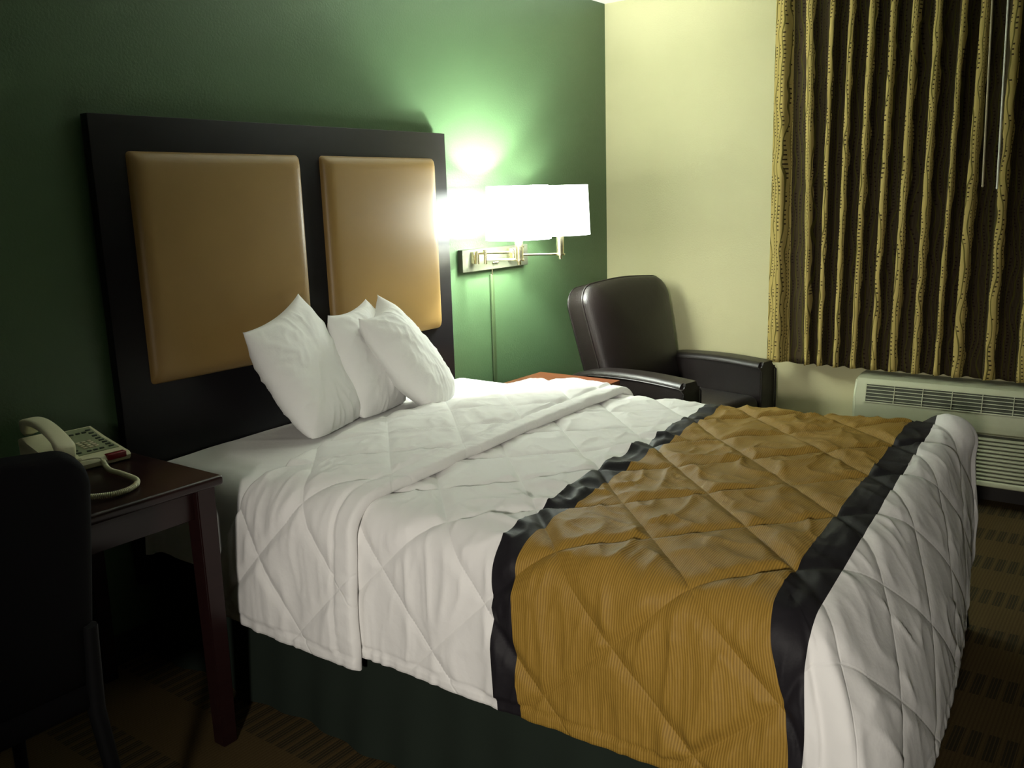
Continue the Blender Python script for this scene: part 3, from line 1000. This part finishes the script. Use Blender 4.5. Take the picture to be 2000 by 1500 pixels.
# backrest: rounded-top slab, padded face, leaning back
def shape_uv(u, v, W0=.255, W1=.335, H=.60):
    """u,v in [-1,1]x[0,1] -> local x,z with rounded upper corners"""
    return None
def back(fr_off, thick, W0, W1, H, r, bul):
    bm = bmesh.new()
    out = []
    nseg = 12
    out.append((-W0, 0)); 
    for k in range(1, 10): out.append((-(W0 + (W1 - W0) * (k / 10) ** .6), (H - r) * k / 10))
    for k in range(nseg + 1):
        a_ = PI - PI / 2 * k / nseg
        out.append((-(W1 - r) + r * math.cos(a_), H - r + r * math.sin(a_)))
    for k in range(1, 8): out.append((-(W1 - r) + 2 * (W1 - r) * k / 8, H + .012 * math.sin(PI * k / 8)))
    for k in range(nseg + 1):
        a_ = PI / 2 - PI / 2 * k / nseg
        out.append(((W1 - r) + r * math.cos(a_), H - r + r * math.sin(a_)))
    for k in range(9, 0, -1): out.append(((W0 + (W1 - W0) * (k / 10) ** .6), (H - r) * k / 10))
    out.append((W0, 0))
    cz = H * .5
    rings = []
    # from the back rim to the front centre
    for (sc, y) in ((.0, thick), (.5, thick), (.93, thick), (.985, thick - .008), (1, thick - .022), (1, .03), (.992, .012), (.975, 0), (.95, -.010), (.90, -.022), (.80, -.036), (.62, -.048), (.40, -.055), (.18, -.058), (.0, -.058)):
        if sc == 0:
            rings.append([bm.verts.new((0, (y if y > 0 else y * bul) + fr_off, cz))]); continue
        rings.append([bm.verts.new((x * sc, (y if y > 0 else y * bul) + fr_off, cz + (z - cz) * sc)) for x, z in out])
    m_ = len(out)
    for i in range(len(rings) - 1):
        A_, B_ = rings[i], rings[i + 1]
        for q in range(m_):
            q2 = (q + 1) % m_
            if len(A_) == 1: bm.faces.new((A_[0], B_[q2], B_[q]))
            elif len(B_) == 1: bm.faces.new((A_[q], A_[q2], B_[0]))
            else: bm.faces.new((A_[q], A_[q2], B_[q2], B_[q]))
    return bm, out
bm, out = back(0, .14, .27, .335, .62, .10, 1.0)
bk = obj('backrest', bm, M['leather'], ac_, angle=60)
bm2, _o = back(0, .05, .203, .232, .52, .075, .45)
cb = obj('backrest', bm2, M['black_uph'], dc, angle=60)
cb.location = (0, -.13, .475); cb.rotation_euler = (math.radians(7), 0, 0)
bk.location = (0, .115, .415); bk.rotation_euler = (math.radians(-14), 0, 0)
for sc, y, rr in ((1.0, .022, .005), (1.0, .118, .004)):
    bm = bmesh.new()
    tube(bm, [(x * sc, y, .31 + (z - .31) * sc) for x, z in out], rr, 8)
    obj('piping', bm, M['leather'], bk)
for sx in (-1, 1):
    for y in (-.33, .28):
        bm = bmesh.new(); cyl(bm, (sx * .33, y, 0), (sx * .33, y, .05), .025, 16); obj('foot', bm, M['black_plastic'], ac_)

# ------------------------------------------------------------------ wall lamps
wl = thing('wall_lamp', 'two-armed nickel wall lamp with two lit white drum shades beside the headboard', 'lamp', (-1.078, 0, 1.165))
ox, oz = -1.078, 1.165
def W(x, y, z): return (x - ox, y, z - oz)
bm = bmesh.new(); box(bm, -1.333 - ox, -.822 - ox, -.028, 0, 1.114 - oz, 1.216 - oz, .003); obj('wall_plate', bm, M['plate'], wl)
def shade(cx, cy, m, name='lamp_shade'):
    bm = bmesh.new(); n = 64
    rings = []
    for (r, z) in ((.149, 1.257), (.140, 1.494), (.1375, 1.494), (.1465, 1.257)):
        rings.append([bm.verts.new(W(cx + r * math.cos(2 * PI * k / n), cy + r * math.sin(2 * PI * k / n), z)) for k in range(n)])
    for i in range(4):
        A_, B_ = rings[i], rings[(i + 1) % 4]
        for k in range(n): bm.faces.new((A_[k], A_[(k + 1) % n], B_[(k + 1) % n], B_[k]))
    return obj(name, bm, m, wl)
L1 = (-1.168, -.225); L2 = (-.79, -.20)
shade(*L1, M['shade_hot']); shade(*L2, M['shade_soft'])
for (cx, cy) in (L1, L2):
    bm = bmesh.new()
    cyl(bm, W(cx, cy, 1.165), W(cx, cy, 1.29), .019, 20); obj('lamp_stem', bm, M['nickel'], wl)
    bm = bmesh.new()
    cyl(bm, W(cx, cy, 1.142), W(cx, cy, 1.165), .009, 16); cyl(bm, W(cx, cy, 1.160), W(cx, cy, 1.168), .024, 24); obj('finial', bm, M['nickel'], wl)
    bm = bmesh.new()
    bmesh.ops.create_uvsphere(bm, u_segments=20, v_segments=12, radius=.028, matrix=Matrix.Translation(W(cx, cy, 1.335)))
    cyl(bm, W(cx, cy, 1.29), W(cx, cy, 1.315), .013, 12)
    obj('bulb', bm, M['bulb'], wl)
# brackets on the plate and double swing arms
def bar(p, q, w_=.006, h_=.010):
    bm = bmesh.new(); tube(bm, [p, q], w_, 10); return bm
for (bx, ex, ey, L, hz) in ((-1.262, -1.25, -.085, L1, 1.168), (-.985, -.965, -.085, L2, 1.172)):
    bm = bmesh.new(); box(bm, bx - .014 - ox, bx + .014 - ox, -.05, -.028, 1.150 - oz, 1.205 - oz, .003); cyl(bm, W(bx, -.058, 1.150), W(bx, -.058, 1.208), .009, 16)
    obj('bracket', bm, M['nickel'], wl)
    bm = bmesh.new(); cyl(bm, W(ex + .0, ey - .01, 1.150), W(ex, ey - .01, 1.212), .008, 16); cyl(bm, W(ex, ey - .01, 1.208), W(ex, ey - .01, 1.214), .012, 16)
    obj('elbow_joint', bm, M['nickel'], wl)
    obj('swing_arm', bar(W(bx, -.058, 1.198), W(ex, ey - .01, 1.198)), M['nickel'], wl)
    obj('swing_arm', bar(W(ex, ey - .01, hz), W(L[0], L[1], 1.166), .0055), M['nickel'], wl)
obj('swing_arm', bar(W(-1.24, -.075, 1.200), W(-1.03, -.06, 1.188), .0075), M['nickel'], wl)
bm = bmesh.new()
for dx in (-.014, 0, .014):
    bmesh.ops.create_uvsphere(bm, u_segments=12, v_segments=8, radius=.007, matrix=Matrix.Translation(W(-1.095 + dx, -.033, 1.145)) @ Matrix.Diagonal((1.2, 1, .7, 1)))
obj('switch_knob', bm, M['nickel'], wl)
bm = bmesh.new(); cyl(bm, W(-1.093, -.010, 1.116), W(-1.093, -.010, 1.085), .004, 10); obj('cord', bm, M['nickel'], wl)
bm = bmesh.new(); box(bm, -1.106 - ox, -1.080 - ox, -.012, 0, .12 - oz, 1.088 - oz, .004, 3); obj('cord_cover', bm, M['cord_white'], wl)

def light(name, typ, loc, power, col, **kw):
    ld = bpy.data.lights.new(name, typ); ld.energy = power; ld.color = col
    for k, v in kw.items(): setattr(ld, k, v)
    o = bpy.data.objects.new(name, ld); o.location = loc; COL.objects.link(o); return o
light('bulb_light', 'POINT', (L1[0], L1[1], 1.375), 104, LAMP, shadow_soft_size=.03)
light('bulb_light', 'POINT', (L2[0], L2[1], 1.375), 9, LAMP, shadow_soft_size=.03)

# ------------------------------------------------------------------ air conditioner
pt = thing('air_conditioner', 'beige wall air conditioner with slatted grilles below the curtain', 'air conditioner', (0, -2.0, .10))
PY1 = -1.462 + 2.0; PY0 = -2.56 + 2.0
def shell(bm, y0, y1):
    # profile in (x,z), front face bulging; z local = world-.10
    prof = [(-.0, .02), (-.15, .02), (-.185, .045), (-.19, .255), (-.215, .268), (-.222, .30), (-.212, .37), (-.195, .438), (-.18, .458), (-.155, .463), (0, .463)]
    extrude_profile(bm, prof, 'y', y0, y1)
bm = bmesh.new()
shell(bm, PY0, PY1)
es = [e for e in bm.edges if abs(e.verts[0].co.y - e.verts[1].co.y) < 1e-6 and e.verts[0].co.x < -.05]
bmesh.ops.bevel(bm, geom=es, offset=.012, segments=3, affect='EDGES')
body = obj('cabinet', bm, M['ac'], pt)
# upper outlet: dark inset with thin bars, lying on the sloped face
def sl(t_):   # t 0..1 up the sloped front from (-.215,.355) to (-.197,.432)
    return (-.2150 + .0185 * t_, .357 + .077 * t_)
bm = bmesh.new()
gy0, gy1 = PY0 + .06, PY1 - .058
def quadbox(bm, t0, t1, y0, y1, o0, o1):
    nrm = Vector((-.077, 0, .0185)).normalized()
    pts = []
    for o in (o0, o1):
        for (t_, y) in ((t0, y0), (t1, y0), (t1, y1), (t0, y1)):
            x, z = sl(t_); pts.append(bm.verts.new((x + nrm.x * o, y, z + nrm.z * o)))
    bm.faces.new(pts[0:4][::-1]); bm.faces.new(pts[4:8])
    for k in range(4): bm.faces.new((pts[k], pts[(k + 1) % 4], pts[4 + (k + 1) % 4], pts[4 + k]))
quadbox(bm, 0, 1, gy0, gy1, -.004, .0015)
obj('air_outlet', bm, M['ac_dark'], pt)
bm = bmesh.new()
for k in range(5):
    t_ = .1 + .2 * k
    quadbox(bm, t_ - .02, t_ + .02, gy0, gy1, .0, .0055)
y = gy1 - .125
while y > gy0:
    quadbox(bm, 0, 1, y - .0015, y + .0015, .0, .007); y -= .122
# raised rim around the opening
quadbox(bm, -.06, 0, gy0 - .006, gy1 + .006, -.004, .004); quadbox(bm, 1, 1.06, gy0 - .006, gy1 + .006, -.004, .004)
quadbox(bm, 0, 1, gy1, gy1 + .006, -.004, .004); quadbox(bm, 0, 1, gy0 - .006, gy0, -.004, .004)
obj('outlet_grille', bm, M['ac'], pt, smooth=False)
bm = bmesh.new()
box(bm, -.193, -.185, PY0 + .02, PY1 - .02, .045, .252)
obj('intake_recess', bm, M['ac_dark'], pt)
bm = bmesh.new()
for k in range(11):
    z = .052 + .0178 * k
    mt = Matrix.Translation((-.196, 0, z + .006)) @ Matrix.Rotation(math.radians(-28), 4, 'Y')
    box(bm, -.008, .006, PY0 + .012, PY1 - .012, -.0035, .0035, .001, 1, mt)
box(bm, -.205, -.185, PY0, PY1, .020, .046, .006, 3)
box(bm, -.203, -.185, PY1 - .022, PY1, .03, .255, .005, 2)
obj('intake_grille', bm, M['ac'], pt)

# ------------------------------------------------------------------ curtain
cu = thing('curtain', 'gold and brown patterned curtain in deep vertical folds over the window', 'curtain', (-.11, -1.8, 0))
CY1, CY0, CZ0, CZ1 = -1.005, -2.80, .585, 2.40
n = 900; nz = 60
folds_c = [0, .03]; 
ys = np.linspace(0, 1, n + 1)
# irregular fold spacing
# where each pleat crest stands along the wall, at the hem and at the rail
KB = [-1.025, -1.205, -1.262, -1.342, -1.422, -1.516, -1.597, -1.700, -1.793, -1.868, -1.999, -2.13, -2.24, -2.33, -2.45, -2.54, -2.66, -2.82]
KT = [-1.025, -1.149, -1.262, -1.346, -1.437, -1.526, -1.619, -1.707, -1.813, -1.889, -2.003, -2.12, -2.23, -2.34, -2.44, -2.55, -2.67, -2.82]
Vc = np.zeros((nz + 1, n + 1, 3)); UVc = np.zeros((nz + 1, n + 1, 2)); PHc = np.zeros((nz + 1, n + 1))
for j in range(nz + 1):
    z = CZ0 + (CZ1 - CZ0) * j / nz
    tz = j / nz
    kn = np.array(KB) * (1 - tz) + np.array(KT) * tz
    yy_ = CY1 + (CY0 - CY1) * ys
    phs = 2 * PI * np.interp(-yy_, -kn, np.arange(len(kn)) - .12) + .10 * vnoise(ys * 20, np.full_like(ys, tz * 3.0), .5, 81)
    amp = .036 + .008 * vnoise(ys * 20.5, np.full_like(ys, tz * 1.2), .2, 82)
    amp = amp * (.75 + .25 * (1 - tz))
    flat = sstep(0, .028, ys)
    c_ = np.cos(phs)
    prof_ = np.tanh((c_ - .30) * 2.6)
    xo = -amp * 1.0 * prof_ * flat - (1 - flat) * .012
    yo = CY1 + (CY0 - CY1) * ys
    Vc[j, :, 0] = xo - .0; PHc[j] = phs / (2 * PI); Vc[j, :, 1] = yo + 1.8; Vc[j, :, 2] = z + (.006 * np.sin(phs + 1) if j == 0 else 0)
    if j == 0:
        ds = np.hypot(np.diff(xo), np.diff(yo)); s_len = np.concatenate([[0], np.cumsum(ds)])
    UVc[j, :, 0] = s_len; UVc[j, :, 1] = z
ni = n + 1
FF = [(j * ni + i, (j + 1) * ni + i, (j + 1) * ni + i + 1, j * ni + i + 1) for j in range(nz) for i in range(n)]
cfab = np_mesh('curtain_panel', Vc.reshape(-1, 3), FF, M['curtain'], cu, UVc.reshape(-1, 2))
lay = cfab.data.uv_layers.new(name='FoldMap')
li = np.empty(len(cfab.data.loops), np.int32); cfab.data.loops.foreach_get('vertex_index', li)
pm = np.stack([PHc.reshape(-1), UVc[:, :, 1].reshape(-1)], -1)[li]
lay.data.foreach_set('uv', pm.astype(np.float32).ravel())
md = cfab.modifiers.new('thick', 'SOLIDIFY'); md.thickness = .002; md.offset = 0
bm = bmesh.new(); box(bm, -.02, .02, CY0 + 1.75, CY1 + 1.84, 2.385, 2.42, .004); box(bm, .02, .11, CY1 + 1.80, CY1 + 1.83, 2.39, 2.415); box(bm, .02, .11, CY0 + 1.78, CY0 + 1.81, 2.39, 2.415)
obj('curtain_rail', bm, M['wand'], cu)
# the two draw wands hang from the rail in front of the folds
def wand(name, p, q, m, label):
    o = thing(name, label, 'curtain wand', p, 0, 'curtain wands')
    bm = bmesh.new(); d_ = Vector(q) - Vector(p)
    tube(bm, [(0, 0, 0), d_ * .5, d_], [.0042, .0042, .0046], 10)
    bmesh.ops.create_uvsphere(bm, u_segments=10, v_segments=8, radius=.0055, matrix=Matrix.Translation(d_))
    obj('rod', bm, m, o)
    bm = bmesh.new(); tube(bm, [(0, 0, -.005), (0.0, 0, .02), (.02, 0, .022)], .003, 8); obj('hook', bm, M['nickel'], o)
wand('curtain_wand', (-.175, -1.985, 2.372), (-.175, -2.0, 1.42), M['wand'], 'bright white curtain wand hanging in front of the curtain, the right one of the two')
wand('curtain_wand', (-.165, -1.925, 2.372), (-.165, -1.943, 1.43), M['wand_dim'], 'thin dim tan curtain wand hanging just left of the white one')

# ------------------------------------------------------------------ fill lamp added behind the camera
LX, LY, LZ = -5.72, -2.75, 1.50
cl_ = thing('added_sconce', 'small added globe sconce on the left wall, out of view, put in to light the bed', 'lamp', (XL, LY, LZ))
bm = bmesh.new(); cyl(bm, (0, 0, 0), (.025, 0, 0), .06, 32); cyl(bm, (.025, 0, 0), (.10, 0, 0), .012, 16); obj('bracket', bm, M['nickel'], cl_)
bm = bmesh.new(); bmesh.ops.create_uvsphere(bm, u_segments=32, v_segments=16, radius=.07, matrix=Matrix.Translation((.16, 0, 0)))
obj('globe', bm, M['dome'], cl_)
sp = light('fill_spot', 'SPOT', (XL + .26, LY, LZ), 268, (1.0, .94, .84), shadow_soft_size=.10, spot_size=math.radians(52), spot_blend=.95)  # unseen fill aimed at the bed's near side; its sconce fitting is made up
dv = Vector((-2.6, -1.42, .56)) - Vector(sp.location)
sp.rotation_euler = dv.to_track_quat('-Z', 'Y').to_euler()
light('fill_spill', 'POINT', (XL + .26, LY, LZ + .02), 2.5, (1.0, .92, .82), shadow_soft_size=.12)

wd = bpy.data.worlds.new('world'); SC.world = wd; wd.use_nodes = True
wd.node_tree.nodes['Background'].inputs[0].default_value = (.01, .012, .02, 1)
wd.node_tree.nodes['Background'].inputs[1].default_value = .3

vs_ = SC.view_settings
vs_.view_transform = 'Standard'; vs_.look = 'None'; vs_.gamma = 1; vs_.exposure = 0.0
